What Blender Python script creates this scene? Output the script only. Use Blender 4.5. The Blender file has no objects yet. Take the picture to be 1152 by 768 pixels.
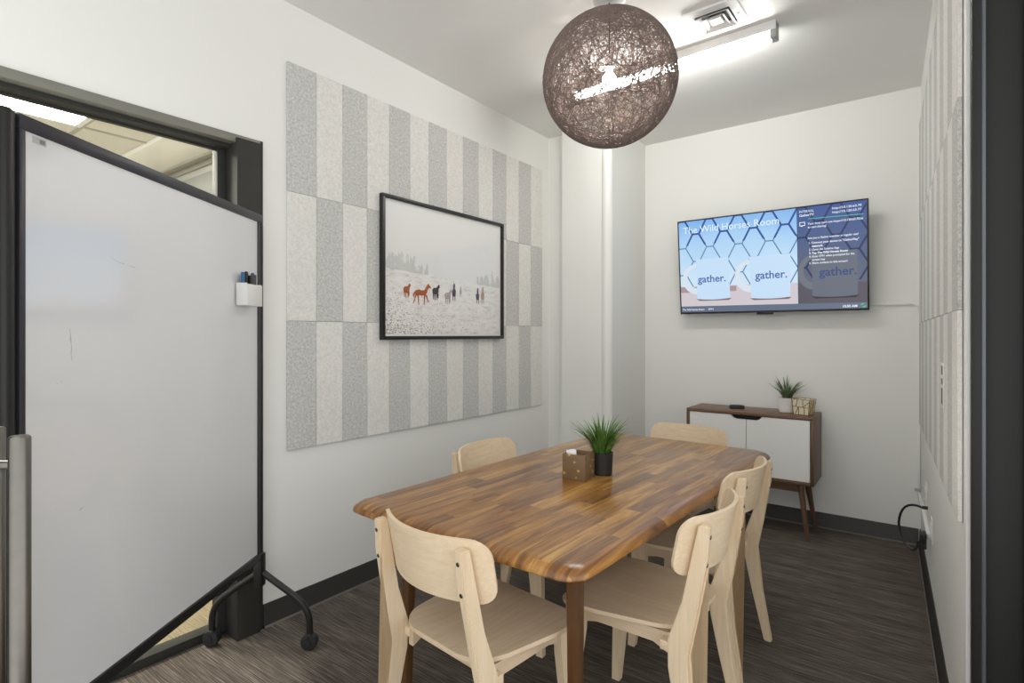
import bpy, bmesh, math, random
from mathutils import Vector, Matrix, noise
random.seed(7)
C = bpy.context.scene.collection
PI = math.pi
V = Vector

# ------------------------------------------------------------------ materials
def lin(c):
    return tuple(((x/255)/12.92 if x/255 <= .04045 else ((x/255+.055)/1.055)**2.4) for x in c)

class NT:
    def __init__(s, name):
        s.m = bpy.data.materials.new(name); s.m.use_nodes = True
        s.t = s.m.node_tree; s.n = s.t.nodes; s.l = s.t.links
        s.b = s.n['Principled BSDF']
    def node(s, typ, **kw):
        n = s.n.new(typ)
        for k, v in kw.items():
            if k in ('ins',):
                for a, b in v.items(): n.inputs[a].default_value = b
            else: setattr(n, k, v)
        return n
    def link(s, a, b): s.l.new(a, b)
    def coords(s, scale=(1,1,1), kind='Object', rot=(0,0,0), loc=(0,0,0)):
        tc = s.node('ShaderNodeTexCoord'); mp = s.node('ShaderNodeMapping')
        mp.inputs['Scale'].default_value = scale; mp.inputs['Rotation'].default_value = rot
        mp.inputs['Location'].default_value = loc
        s.link(tc.outputs[kind], mp.inputs['Vector']); return mp.outputs['Vector']
    def noise(s, vec, scale=5, detail=3, rough=.5, dist=0):
        n = s.node('ShaderNodeTexNoise'); n.inputs['Scale'].default_value = scale
        n.inputs['Detail'].default_value = detail; n.inputs['Roughness'].default_value = rough
        n.inputs['Distortion'].default_value = dist
        if vec is not None: s.link(vec, n.inputs['Vector'])
        return n.outputs['Fac']
    def ramp(s, fac, stops, interp='LINEAR'):
        r = s.node('ShaderNodeValToRGB'); r.color_ramp.interpolation = interp
        e = r.color_ramp.elements
        while len(e) < len(stops): e.new(.5)
        for i, (p, c) in enumerate(stops):
            e[i].position = p; e[i].color = (*lin(c), 1)
        s.link(fac, r.inputs['Fac']); return r.outputs['Color']
    def math(s, op, a, b=0.0, c=None):
        n = s.node('ShaderNodeMath', operation=op)
        for i, x in enumerate((a, b) if c is None else (a, b, c)):
            if hasattr(x, 'is_linked'): s.link(x, n.inputs[i])
            else: n.inputs[i].default_value = x
        return n.outputs[0]
    def mix(s, fac, a, b, mode='MIX'):
        n = s.node('ShaderNodeMix', data_type='RGBA', blend_type=mode)
        def put(x, i):
            if hasattr(x, 'is_linked'): s.link(x, n.inputs[i])
            elif isinstance(x, tuple): n.inputs[i].default_value = (*x, 1)
            else: n.inputs[i].default_value = x
        put(fac, 0); put(a, 6); put(b, 7)
        return n.outputs[2]
    def bump(s, h, strength=.3, dist=.002):
        n = s.node('ShaderNodeBump'); n.inputs['Strength'].default_value = strength
        n.inputs['Distance'].default_value = dist
        s.link(h, n.inputs['Height']); s.link(n.outputs['Normal'], s.b.inputs['Normal'])

def plain(name, rgb, rough=.5, metal=0, spec=.5, coat=0, var=.04, vs=12):
    """a paint / plastic / metal with faint procedural variation"""
    t = NT(name); f = t.noise(t.coords(), vs, 3)
    a = tuple(max(0, x*(1-var)) for x in lin(rgb)); b = tuple(min(1, x*(1+var)) for x in lin(rgb))
    t.link(t.mix(f, a, b), t.b.inputs['Base Color'])
    t.b.inputs['Roughness'].default_value = rough; t.b.inputs['Metallic'].default_value = metal
    t.b.inputs['Specular IOR Level'].default_value = spec; t.b.inputs['Coat Weight'].default_value = coat
    t.b.inputs['Coat Roughness'].default_value = .08
    return t.m

def emit(name, rgb, strength=1.0, base=(0,0,0), spec=.0):
    t = NT(name); t.b.inputs['Base Color'].default_value = (*base, 1)
    t.b.inputs['Emission Color'].default_value = (*lin(rgb), 1)
    t.b.inputs['Emission Strength'].default_value = strength
    t.b.inputs['Specular IOR Level'].default_value = spec; t.b.inputs['Roughness'].default_value = .2
    return t.m

M = {}
def wall_paint(name, rgb):
    t = NT(name); v = t.coords()
    f = t.noise(v, 1.3, 2); g = t.noise(v, 180, 2)
    c = lin(rgb)
    t.link(t.mix(f, tuple(x*.985 for x in c), c), t.b.inputs['Base Color'])
    t.b.inputs['Roughness'].default_value = .55; t.b.inputs['Specular IOR Level'].default_value = .3
    t.bump(g, .12, .001); return t.m
M['wall'] = wall_paint('white_wall_paint', (236,236,232))
M['ceil'] = wall_paint('ceiling_paint', (234,234,231))
M['trimwhite'] = plain('white_trim', (232,232,229), .4)

def felt(name, lo, mid, hi, sc):
    t = NT(name); v = t.coords((1,1,1))
    n1 = t.noise(v, sc, 4, .7); n2 = t.noise(v, sc*3.2, 2, .6)
    f = t.math('ADD', t.math('MULTIPLY', n1, .6), t.math('MULTIPLY', n2, .4))
    t.link(t.ramp(f, [(.38, lo), (.5, mid), (.6, hi)]), t.b.inputs['Base Color'])
    t.b.inputs['Roughness'].default_value = .95; t.b.inputs['Specular IOR Level'].default_value = .1
    t.bump(n2, .3, .001); return t.m
M['felt_dark'] = felt('heather_grey_felt', (172,172,169), (200,200,197), (218,218,214), 85)
M['felt_light'] = felt('pale_felt', (214,213,209), (226,225,220), (234,233,228), 60)

def carpet(name, dark, mid, light):
    t = NT(name)
    v = t.coords((4, 230, 1)); v2 = t.coords((9, 330, 1), loc=(3,9,0)); v3 = t.coords((420,420,1)); v4 = t.coords((.9, 14, 1))
    a = t.noise(v, 1, 2, .6); b = t.noise(v2, 1, 2, .6); p = t.noise(v3, 1, 2, .6); w = t.noise(v4, 1, 2)
    f = t.math('ADD', t.math('MULTIPLY', a, .36), t.math('MULTIPLY', b, .28))
    f = t.math('ADD', f, t.math('MULTIPLY', p, .26)); f = t.math('ADD', f, t.math('MULTIPLY', w, .1))
    t.link(t.ramp(f, [(.39, dark), (.5, mid), (.60, light)]), t.b.inputs['Base Color'])
    t.b.inputs['Roughness'].default_value = .95; t.b.inputs['Specular IOR Level'].default_value = .1
    t.bump(p, .3, .002); return t.m
M['carpet'] = carpet('streaked_charcoal_carpet', (60,55,50), (89,82,76), (138,129,120))
M['carpet_tan'] = carpet('streaked_tan_carpet', (112,102,84), (142,130,108), (170,158,134))

def stave_wood(name, ramp, W=.056, L=.52, along='y', rough=.28, coat=.35, grain=1.0):
    t = NT(name); tc = t.node('ShaderNodeTexCoord'); sp = t.node('ShaderNodeSeparateXYZ')
    t.link(tc.outputs['Object'], sp.inputs[0])
    x, y, z = sp.outputs
    if along == 'x': x, y = y, x
    if along == 'z': y, z = z, y
    i = t.math('FLOOR', t.math('DIVIDE', x, W))
    wn = t.node('ShaderNodeTexWhiteNoise', noise_dimensions='1D'); t.link(i, wn.inputs['W'])
    yy = t.math('ADD', t.math('DIVIDE', y, L), t.math('MULTIPLY', wn.outputs['Value'], 7.3))
    j = t.math('FLOOR', yy)
    cb = t.node('ShaderNodeCombineXYZ'); t.link(i, cb.inputs[0]); t.link(j, cb.inputs[1])
    wn2 = t.node('ShaderNodeTexWhiteNoise', noise_dimensions='2D'); t.link(cb.outputs[0], wn2.inputs['Vector'])
    # grain, shifted per stave
    cv = t.node('ShaderNodeCombineXYZ')
    t.link(t.math('MULTIPLY', x, 30), cv.inputs[0]); t.link(t.math('MULTIPLY', y, 2.6), cv.inputs[1])
    t.link(t.math('ADD', t.math('MULTIPLY', z, 6), t.math('MULTIPLY', wn2.outputs['Value'], 31)), cv.inputs[2])
    g = t.noise(cv.outputs[0], 1.0, 4, .55, 1.2)
    cv2 = t.node('ShaderNodeCombineXYZ')
    t.link(t.math('MULTIPLY', x, 260), cv2.inputs[0]); t.link(t.math('MULTIPLY', y, 9), cv2.inputs[1]); t.link(t.math('MULTIPLY', z, 260), cv2.inputs[2])
    g2 = t.noise(cv2.outputs[0], 1.0, 2)
    f = t.math('ADD', t.math('MULTIPLY', wn2.outputs['Value'], .36), t.math('MULTIPLY', g, 1.15*grain))
    f = t.math('SUBTRACT', f, .27*grain)
    c = t.ramp(f, ramp)
    c = t.mix(t.math('MULTIPLY', g2, .5), c, tuple(q*.62 for q in lin(ramp[1][1])))
    # knots
    vo = t.node('ShaderNodeTexVoronoi'); vo.inputs['Scale'].default_value = 1.0
    cv3 = t.node('ShaderNodeCombineXYZ'); t.link(t.math('MULTIPLY', x, 9), cv3.inputs[0]); t.link(t.math('MULTIPLY', y, 4.5), cv3.inputs[1])
    t.link(cv3.outputs[0], vo.inputs['Vector'])
    k = t.math('LESS_THAN', vo.outputs['Distance'], .07)
    c = t.mix(t.math('MULTIPLY', k, .55), c, lin(ramp[0][1]))
    t.link(c, t.b.inputs['Base Color'])
    t.b.inputs['Roughness'].default_value = rough; t.b.inputs['Coat Weight'].default_value = coat
    t.b.inputs['Coat Roughness'].default_value = .14
    return t.m
ACA = [(.14, (72,42,18)), (.36, (122,78,34)), (.56, (166,114,50)), (.82, (214,166,88))]
M['acacia'] = stave_wood('acacia_staves', ACA)
M['acacia_leg'] = stave_wood('acacia_leg_wood', [(.1, (54,34,16)), (.4, (82,53,25)), (.65, (100,66,31)), (.95, (122,84,44))], .06, 3.0, 'z', .4, .2)

def light_wood(name, a, b, along='z', rough=.45):
    t = NT(name)
    sc = {'z': (70, 70, 2.2), 'x': (2.2, 70, 70), 'y': (70, 2.2, 70)}[along]
    g = t.noise(t.coords(sc), 1, 3, .6, .8); g2 = t.noise(t.coords(tuple(q*4 for q in sc)), 1, 2)
    f = t.math('ADD', t.math('MULTIPLY', g, .7), t.math('MULTIPLY', g2, .3))
    t.link(t.ramp(f, [(.3, a), (.7, b)]), t.b.inputs['Base Color'])
    t.b.inputs['Roughness'].default_value = rough; t.b.inputs['Specular IOR Level'].default_value = .4
    t.bump(g2, .05, .0005); return t.m
M['ash_v'] = light_wood('ash_vertical_grain', (214,191,157), (230,211,181))
M['ash_h'] = light_wood('ash_horizontal_grain', (216,193,159), (232,213,183), 'x')
M['ash_d'] = light_wood('ash_seat_grain', (202,179,149), (221,201,172), 'y')
M['walnut_x'] = light_wood('walnut_long_grain', (88,64,46), (124,94,70), 'x', .4)
M['walnut_z'] = light_wood('walnut_upright_grain', (80,58,42), (114,84,62), 'z', .4)
M['white_lacquer'] = plain('white_lacquer', (238,238,235), .3, var=.01)
M['black_metal'] = plain('black_powder_coat', (38,38,37), .38, .3, var=.1, vs=30)
M['black_frame'] = plain('black_anodised_frame', (54,54,51), .6, 0, .25, var=.08, vs=8)
M['frame_head_lit'] = plain('lightened_frame_head', (126,125,116), .5, .1, var=.05, vs=8)  # black frame lightened: the head's stronger reflection is put into its colour
M['charcoal_edge'] = plain('charcoal_aluminium', (62,61,66), .35, .4, var=.08)
M['jamb'] = plain('black_jamb_paint', (30,30,28), .45, 0, .3)
M['strip'] = plain('satin_strip_sheen', (88,92,96), .3, .3, var=.05)  # bluish reflection on the jamb's bevel is put into this lighter colour
M['black_base'] = plain('black_rubber_baseboard', (44,43,41), .5, var=.08)
M['base_lip'] = plain('grey_rubber_lip', (120,116,110), .6)
M['black_plastic'] = plain('black_plastic', (24,24,25), .4)
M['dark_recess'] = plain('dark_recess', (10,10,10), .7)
M['rubber'] = plain('caster_rubber', (30,30,31), .6)
M['steel'] = plain('brushed_stainless', (122,119,113), .34, 1.0, var=.12, vs=40)
M['chrome'] = plain('screw_chrome', (150,150,150), .25, 1.0)
M['screw_hole'] = plain('screw_socket', (30,30,30), .5, .6)
M['whiteplastic'] = plain('white_plastic', (232,232,229), .35)
M['white_metal'] = plain('white_enamel_metal', (236,236,234), .35)
M['grey_metal'] = plain('grey_fixture_metal', (176,177,175), .4, .2)
M['gold'] = plain('gold_wire', (160,126,64), .25, 1.0, var=.15, vs=60)
M['cream'] = plain('cream_candle_wax', (226,219,194), .5)
M['paper'] = plain('white_paper', (240,240,240), .6)
M['print_edge'] = plain('mount_card', (240,240,237), .6)

t = NT('whiteboard_surface'); f = t.noise(t.coords((3,3,3)), 1, 3)
t.link(t.mix(f, lin((222,223,224)), lin((230,231,232))), t.b.inputs['Base Color'])
t.b.inputs['Roughness'].default_value = .5; t.b.inputs['Coat Weight'].default_value = 1; t.b.inputs['Coat IOR'].default_value = 2.1; t.b.inputs['Coat Roughness'].default_value = .09
M['whiteboard'] = t.m
M['ink'] = plain('marker_smudge', (120,122,126), .6)

# clear pane: mostly see-through with a little mirror
def pane(name, refl=.025, rough=.0, tint=(1,1,1)):
    t = NT(name); out = t.n['Material Output']; t.n.remove(t.b)
    tr = t.node('ShaderNodeBsdfTransparent'); tr.inputs[0].default_value = (*tint, 1)
    gl = t.node('ShaderNodeBsdfGlossy'); gl.inputs['Roughness'].default_value = rough
    lw = t.node('ShaderNodeLayerWeight'); lw.inputs['Blend'].default_value = .5
    fr = t.math('ADD', refl, t.math('MULTIPLY', t.math('POWER', lw.outputs['Facing'], 4.0), .55))
    mx = t.node('ShaderNodeMixShader'); t.link(fr, mx.inputs[0])
    t.link(tr.outputs[0], mx.inputs[1]); t.link(gl.outputs[0], mx.inputs[2]); t.link(mx.outputs[0], out.inputs['Surface'])
    return t.m
M['glass'] = pane('clear_glass', tint=(.97,.98,.96))
M['picture_glass'] = pane('picture_glass', rough=.06)

# dark string of the pendant
M['string'] = plain('brown_black_string', (122,108,101), .6, var=.3, vs=25)
M['bulb'] = emit('warm_white_bulb', (255,236,222), 170)
M['tube'] = emit('fluorescent_tube', (255,254,250), 64)
M['panel_light'] = emit('corridor_light_panel', (255,249,236), 58)

# ceiling tile with grid (corridor)
t = NT('corridor_ceiling_tile'); f = t.noise(t.coords((90,90,90)), 1, 3, .7)
t.link(t.ramp(f, [(.35, (204,200,188)), (.55, (224,220,208))]), t.b.inputs['Base Color']); t.b.inputs['Roughness'].default_value = .9
M['tile'] = t.m
M['grid'] = plain('ceiling_grid_strip', (176,172,158), .5)
M['bulkhead'] = plain('corridor_bulkhead_paint', (244,242,234), .6)
M['corridor_wall'] = plain('corridor_wall_paint', (190,188,180), .7)
M['grey_door'] = plain('corridor_grey_metal', (128,130,126), .5)

# foliage
def leafmat(name, a, b):
    t = NT(name); f = t.noise(t.coords((40,40,14)), 1, 3)
    t.link(t.ramp(f, [(.3, a), (.7, b)]), t.b.inputs['Base Color'])
    t.b.inputs['Roughness'].default_value = .45; return t.m
M['grass'] = leafmat('grass_blades', (44,84,28), (110,152,66))
M['sage'] = leafmat('grey_green_blades', (70,90,58), (126,144,102))
M['pot_black'] = plain('matt_black_pot', (34,33,34), .55)
M['pot_white'] = plain('ribbed_white_pot', (236,235,232), .4)
M['soil'] = plain('dark_soil', (40,32,24), .9, var=.3, vs=90)

# carved mango wood box with gilt flecks
t = NT('carved_box_wood'); v = t.coords((1,1,1)); 
wv = t.node('ShaderNodeTexWave', wave_type='BANDS', bands_direction='DIAGONAL'); wv.inputs['Scale'].default_value = 55; wv.inputs['Distortion'].default_value = 3.5
wv.inputs['Detail'].default_value = 3; t.link(v, wv.inputs['Vector'])
c = t.ramp(wv.outputs['Fac'], [(.2, (88,66,44)), (.6, (124,98,68)), (.9, (144,118,84))])
vo = t.node('ShaderNodeTexVoronoi'); vo.inputs['Scale'].default_value = 34; t.link(v, vo.inputs['Vector'])
k = t.math('LESS_THAN', vo.outputs['Distance'], .2)
t.link(t.mix(k, c, lin((206,172,86))), t.b.inputs['Base Color']); t.b.inputs['Roughness'].default_value = .5
t.bump(wv.outputs['Fac'], .4, .001)
M['boxwood'] = t.m
M['leg_walnut'] = M['walnut_z']

# snowy meadow print: object space x = across, z = up (metres from the print's lower left corner)
t = NT('snow_meadow_print'); tc = t.node('ShaderNodeTexCoord'); sp = t.node('ShaderNodeSeparateXYZ'); t.link(tc.outputs['Object'], sp.inputs[0])
X, Y, Z = sp.outputs
sky = t.ramp(t.math('MULTIPLY', Z, 1.3), [(0, (236,236,233)), (.4, (234,234,231)), (1, (242,242,240))])
n1 = t.noise(t.coords((14,14,40)), 1, 5, .7); n2 = t.noise(t.coords((60,60,110)), 1, 4, .7); n3 = t.noise(t.coords((5,5,9)), 1, 3)
snow = t.ramp(n1, [(.34, (210,206,199)), (.46, (234,232,228)), (.6, (242,241,238))])
# brown stalks denser toward the lower left corner of the print
low = t.math('SUBTRACT', .62, t.math('ADD', t.math('MULTIPLY', Z, 1.55), t.math('MULTIPLY', X, .5)))
bru = t.math('MULTIPLY', t.math('GREATER_THAN', t.math('ADD', n2, t.math('MULTIPLY', low, .26)), .665), t.math('GREATER_THAN', n3, .4))
snow = t.mix(t.math('MULTIPLY', bru, .7), snow, lin((120,96,80)))
hor = t.math('ADD', .374, t.math('MULTIPLY', X, -.045))
isk = t.math('GREATER_THAN', Z, hor)
c = t.mix(isk, snow, sky)
# misty trees just above the horizon
dz = t.math('SUBTRACT', Z, hor)
tr = t.noise(t.coords((22,22,6)), 1, 4, .7)
hgt = t.math('MULTIPLY', t.math('SUBTRACT', tr, .40), .42)
m1 = t.math('MULTIPLY', t.math('GREATER_THAN', hgt, dz), t.math('GREATER_THAN', dz, -.006))
side = t.math('MAXIMUM', t.math('LESS_THAN', X, .33), t.math('GREATER_THAN', X, .78))
c = t.mix(t.math('MULTIPLY', t.math('MULTIPLY', m1, side), .34), c, lin((140,146,140)))
t.link(c, t.b.inputs['Base Color']); t.b.inputs['Roughness'].default_value = .6
M['meadow'] = t.m
M['horse_bay'] = plain('chestnut_print_ink', (176,92,44), .6, var=.35, vs=70)
M['horse_dark'] = plain('dark_bay_print_ink', (70,52,58), .6, var=.35, vs=70)
M['horse_grey'] = plain('pale_grey_print_ink', (176,164,160), .6, var=.35, vs=90)
M['horse_tan'] = plain('tan_print_ink', (176,146,112), .6, var=.3, vs=70)

# ------------------------------------------------------------------ mesh helpers
class B:
    """collects shapes into one bmesh"""
    def __init__(s): s.bm = bmesh.new(); s.mi = 0
    def _mark(s, faces, smooth=False):
        for f in faces: f.material_index = s.mi; f.smooth = smooth
    def box(s, a, b, bev=0, mtx=None, seg=2):
        r = bmesh.ops.create_cube(s.bm, size=1)
        vs = r['verts']
        a, b = V(a), V(b); c = (a+b)/2; d = b-a
        for v in vs: v.co = V((v.co.x*d.x+c.x, v.co.y*d.y+c.y, v.co.z*d.z+c.z))
        if bev > 0:
            es = list({e for v in vs for e in v.link_edges})
            r2 = bmesh.ops.bevel(s.bm, geom=es, offset=bev, segments=seg, affect='EDGES', profile=.5)
            vs = list({v for f in r2['faces'] for v in f.verts} | {v for v in vs if v.is_valid})
        fs = list({f for v in vs for f in v.link_faces})
        s._mark(fs)
        if mtx is not None:
            for v in {v for f in fs for v in f.verts}: v.co = mtx @ v.co
        return fs
    def poly_prism(s, pts, d, smooth=False):
        """pts: closed 3-D loop; extruded by vector d"""
        d = V(d); n = len(pts)
        a = [s.bm.verts.new(V(p)) for p in pts]; b = [s.bm.verts.new(V(p)+d) for p in pts]
        fs = [s.bm.faces.new(a[::-1]), s.bm.faces.new(b)]
        for i in range(n): fs.append(s.bm.faces.new((a[i], a[(i+1) % n], b[(i+1) % n], b[i])))
        s._mark(fs, smooth); return fs
    def loft(s, rings, closed=True, caps=True, smooth=True):
        vr = [[s.bm.verts.new(V(p)) for p in r] for r in rings]
        n = len(vr[0]); fs = []
        for a, b in zip(vr, vr[1:]):
            for i in range(n if closed else n-1):
                fs.append(s.bm.faces.new((a[i], a[(i+1) % n], b[(i+1) % n], b[i])))
        s._mark(fs, smooth)
        if caps and closed:
            s._mark([s.bm.faces.new(vr[0][::-1]), s.bm.faces.new(vr[-1])])
        return fs
    def tube(s, pts, r, n=10, caps=True, smooth=True, ex=1.0):
        pts = [V(p) for p in pts]; rings = []; up = None
        for i, p in enumerate(pts):
            d = (pts[min(i+1, len(pts)-1)] - pts[max(i-1, 0)]).normalized()
            if up is None:
                up = V((0,0,1)) if abs(d.z) < .9 else V((1,0,0))
            a = d.cross(up).normalized(); up = a.cross(d).normalized()
            rr = r[i] if isinstance(r, (list, tuple)) else r
            rings.append([p + a*math.cos(2*PI*k/n)*rr + up*math.sin(2*PI*k/n)*rr*ex for k in range(n)])
        return s.loft(rings, True, caps, smooth)
    def lathe(s, prof, c=(0,0,0), n=32, axis='z', smooth=True, caps=True):
        rings = []
        for r, h in prof:
            ring = []
            for k in range(n):
                a = 2*PI*k/n
                p = V((r*math.cos(a), r*math.sin(a), h))
                if axis == 'x': p = V((h, p.x, p.y))
                if axis == 'y': p = V((p.y, h, p.x))
                ring.append(p + V(c))
            rings.append(ring)
        return s.loft(rings, True, caps, smooth)
    def sphere(s, c, r, seg=16, sz=1):
        res = bmesh.ops.create_uvsphere(s.bm, u_segments=seg, v_segments=seg//2, radius=r)
        for v in res['verts']: v.co = V((v.co.x, v.co.y, v.co.z*sz)) + V(c)
        s._mark({f for v in res['verts'] for f in v.link_faces}, True)
    def shell(s, grid, th):
        """thick sheet from a grid of points; th along the sheet normal"""
        nu, nv = len(grid), len(grid[0])
        P = [[V(p) for p in row] for row in grid]
        def nrm(i, j):
            du = P[min(i+1, nu-1)][j]-P[max(i-1, 0)][j]; dv = P[i][min(j+1, nv-1)]-P[i][max(j-1, 0)]
            n = du.cross(dv); return n.normalized() if n.length > 1e-12 else V((0,0,1))
        N = [[nrm(i, j) for j in range(nv)] for i in range(nu)]
        a = [[s.bm.verts.new(P[i][j]+N[i][j]*th/2) for j in range(nv)] for i in range(nu)]
        b = [[s.bm.verts.new(P[i][j]-N[i][j]*th/2) for j in range(nv)] for i in range(nu)]
        fs = []
        for i in range(nu-1):
            for j in range(nv-1):
                fs.append(s.bm.faces.new((a[i][j], a[i+1][j], a[i+1][j+1], a[i][j+1])))
                fs.append(s.bm.faces.new((b[i][j], b[i][j+1], b[i+1][j+1], b[i+1][j])))
        s._mark(fs, True)
        rim = [(i, 0) for i in range(nu)] + [(nu-1, j) for j in range(1, nv)] + [(i, nv-1) for i in range(nu-2, -1, -1)] + [(0, j) for j in range(nv-2, 0, -1)]
        es = []
        for k in range(len(rim)):
            (i, j), (i2, j2) = rim[k], rim[(k+1) % len(rim)]
            es.append(s.bm.faces.new((a[i][j], b[i][j], b[i2][j2], a[i2][j2])))
        s._mark(es, False)
    def xform(s, m):
        for v in s.bm.verts: v.co = m @ v.co
        return s

def obj(name, b, mats, parent=None, kind=None, sharp=40):
    bmesh.ops.recalc_face_normals(b.bm, faces=b.bm.faces[:])
    me = bpy.data.meshes.new(name); b.bm.to_mesh(me); b.bm.free()
    for m in (mats if isinstance(mats, (list, tuple)) else [mats]): me.materials.append(m)
    try: me.set_sharp_from_angle(angle=math.radians(sharp))
    except Exception: pass
    o = bpy.data.objects.new(name, me); C.objects.link(o)
    if parent is not None: o.parent = parent
    if kind: o['kind'] = kind
    return o
def struct(name, b, mats, parent=None):
    return obj(name, b, mats, parent, None if parent is not None else 'structure')
def tag(o, label, cat, group=None):
    o['label'] = label; o['category'] = cat
    if group: o['group'] = group
    return o
def thing(name, label, cat, loc=(0,0,0), rotz=0, group=None):
    o = bpy.data.objects.new(name, None); C.objects.link(o)
    o.empty_display_size = .1; o.location = loc; o.rotation_euler = (0,0,rotz)
    return tag(o, label, cat, group)
def copy_tree(o, parent=None):
    c = o.copy(); C.objects.link(c); c.parent = parent
    for ch in list(o.children): copy_tree(ch, c)
    return c
def rrect(hx, hy, r, n=6):
    pts = []
    for cx, cy, a0 in ((hx-r, hy-r, 0), (-hx+r, hy-r, PI/2), (-hx+r, -hy+r, PI), (hx-r, -hy+r, 1.5*PI)):
        for k in range(n+1):
            a = a0+PI/2*k/n; pts.append((cx+r*math.cos(a), cy+r*math.sin(a)))
    return pts
def bez(p0, p1, p2, n=8):
    p0, p1, p2 = V(p0), V(p1), V(p2)
    return [p0*(1-t)**2+p1*2*t*(1-t)+p2*t*t for t in [i/n for i in range(n+1)]]

# ------------------------------------------------------------------ camera
cam = bpy.data.cameras.new('camera'); co = bpy.data.objects.new('camera', cam); C.objects.link(co)
F_PX = 621.0
PHI = math.atan(464/621)
cam.sensor_width = 36; cam.lens = F_PX/1152*36; cam.shift_y = -7.5/1152; cam.clip_start = .02
co.location = (0, 0, 1.33); co.rotation_euler = (PI/2, 0, PHI)
bpy.context.scene.camera = co

# ------------------------------------------------------------------ the room
XL, YB, H = -2.41, 4.337, 2.9
XC = -7.0                                  # far side of the corridor
b = B(); b.box((XL-.12, -.5, -.1), (1.6, YB+.1, 0)); struct('floor', b, M['carpet'])
b = B(); b.box((XL-.1, -.1, H), (1.6, YB+.1, H+.1)); struct('ceiling', b, M['ceil'])
# left wall with the opening for the glazed partition
OPY, OPZ = 1.33, 2.205
b = B(); b.box((XL-.1, OPY, 0), (XL, YB+.1, H)); b.box((XL-.1, -.9, OPZ), (XL, OPY, H)); struct('wall_left', b, M['wall'])
b = B(); b.box((XL, YB, 0), (.02, YB+.1, H)); struct('wall_back', b, M['wall'])
# right wall, very slightly out of square
R0 = V((-.018, YB, 0)); RD = V((.047, -1, 0)).normalized(); RN = V((-1, -.047, 0)).normalized()
MR = Matrix(((RD.x, -RN.x, 0, R0.x), (RD.y, -RN.y, 0, R0.y), (0, 0, 1, 0), (0, 0, 0, 1)))   # local x = toward camera, local -y = into room
def ryl(Y): return (YB-Y)/-RD.y
RE = ryl(1.962)
b = B(); b.box((-.1, 0, 0), (RE-.012, .12, H), mtx=MR); struct('wall_right', b, M['wall'])
# boxed-out pier in the left corner and the rounded riser beside it
b = B(); b.poly_prism([(-2.238, 3.64, 0), (-1.83, 3.64, 0), (-1.858, YB, 0), (-2.238, YB, 0)], (0,0,H)); b.box((XL, 3.715, 0), (-2.238, YB, H)); struct('trim_1', b, M['wall'])
b = B(); b.lathe([(.042, 0), (.042, H)], (-1.862, 3.664, 0), 32); struct('trim_2', b, M['wall'])

def baseboard(name, p, q, n):
    p, q, n = V(p), V(q), V(n)
    prof = [(0,0), (.018,0), (.016,.006), (.009,.014), (.007,.10), (.004,.104), (0,.104)]
    b = B(); fs = b.poly_prism([p+n*a+V((0,0,h)) for a, h in prof], q-p)
    o = struct(name, b, M['black_base'])
    b = B(); b.box((0,0,0), ((q-p).length, .004, .010))
    d = (q-p).normalized(); mt = Matrix(((d.x, n.x, 0, p.x+n.x*.0165), (d.y, n.y, 0, p.y+n.y*.0165), (0,0,1,0), (0,0,0,1)))
    b.xform(mt); obj('toe_lip', b, M['base_lip'], o)
baseboard('baseboard_left', (XL, OPY+.002, 0), (XL, 3.715, 0), (1,0,0))
baseboard('baseboard_back', (-1.858, YB, 0), (-.03, YB, 0), (0,-1,0))
baseboard('baseboard_right', R0, R0+RD*(RE-.02), RN)

# glazed partition in the left wall
win = bpy.data.objects.new('window_1', None); C.objects.link(win); win['kind'] = 'structure'
b = B(); b.box((XL-.10, -1.6, 2.168), (XL+.012, 1.315, 2.203), .002); obj('frame_head', b, M['frame_head_lit'], win)
b = B(); b.box((XL-.10, 1.203, 0), (XL+.026, 1.307, 2.187), .002); obj('frame_post', b, M['black_frame'], win)
b = B(); b.box((XL-.10, 1.309, 0), (XL+.010, 1.328, 2.204), .001); obj('edge_trim', b, M['black_frame'], win)
b = B(); b.box((XL-.12, -1.6, 2.15), (XL-.03, 1.2, 2.167)); b.box((XL-.11, -1.6, 2.158), (XL-.06, 1.2, 2.166)); b.box((XL-.105, -1.6, 2.143), (XL-.082, 1.2, 2.152), .001)
b.box((XL-.12, 1.165, .02), (XL-.072, 1.202, 2.15), .001); b.box((XL-.15, -1.6, 0), (XL-.085, 1.202, .040), .002); obj('glazing_bead', b, M['black_frame'], win)
b = B(); b.box((XL-.104, -1.6, .038), (XL-.098, 1.166, 2.146)); obj('pane', b, M['glass'], win)

# corridor seen through the partition
b = B(); b.box((XC, -2.2, -.1), (XL-.12, 3.2, -.002)); struct('floor.001', b, M['carpet_tan'])
b = B(); b.box((XC, -2.2, 2.6), (XL-.1, 1.475, 2.7)); 
struct('ceiling.001', b, M['tile'])
cg = B()
for y in (1.125, -.11, -1.33): cg.box((XC, y-.012, 2.594), (XL-.11, y+.012, 2.6))
for x in (-3.45, -4.12, -4.73, -5.34, -5.95): cg.box((x-.012, -2.2, 2.5945), (x+.012, 1.475, 2.6))
struct('trim_3', cg, M['grid'])
b = B(); b.box((XC, 1.475, 2.575), (XL-.1, 1.77, 2.7)); struct('trim_4', b, M['bulkhead'])
b = B(); b.box((XC, 1.77, 2.56), (XL-.1, 1.80, 2.7)); b.box((XC, 1.80, 2.575), (XL-.1, 1.845, 2.7)); b.box((XC, 1.845, 2.54), (XL-.1, 1.865, 2.7)); struct('trim_5', b, M['grid'])
b = B(); b.box((XC, 1.865, 0), (XL-.1, 1.95, 2.7)); struct('wall_corridor', b, M['corridor_wall'])
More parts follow.
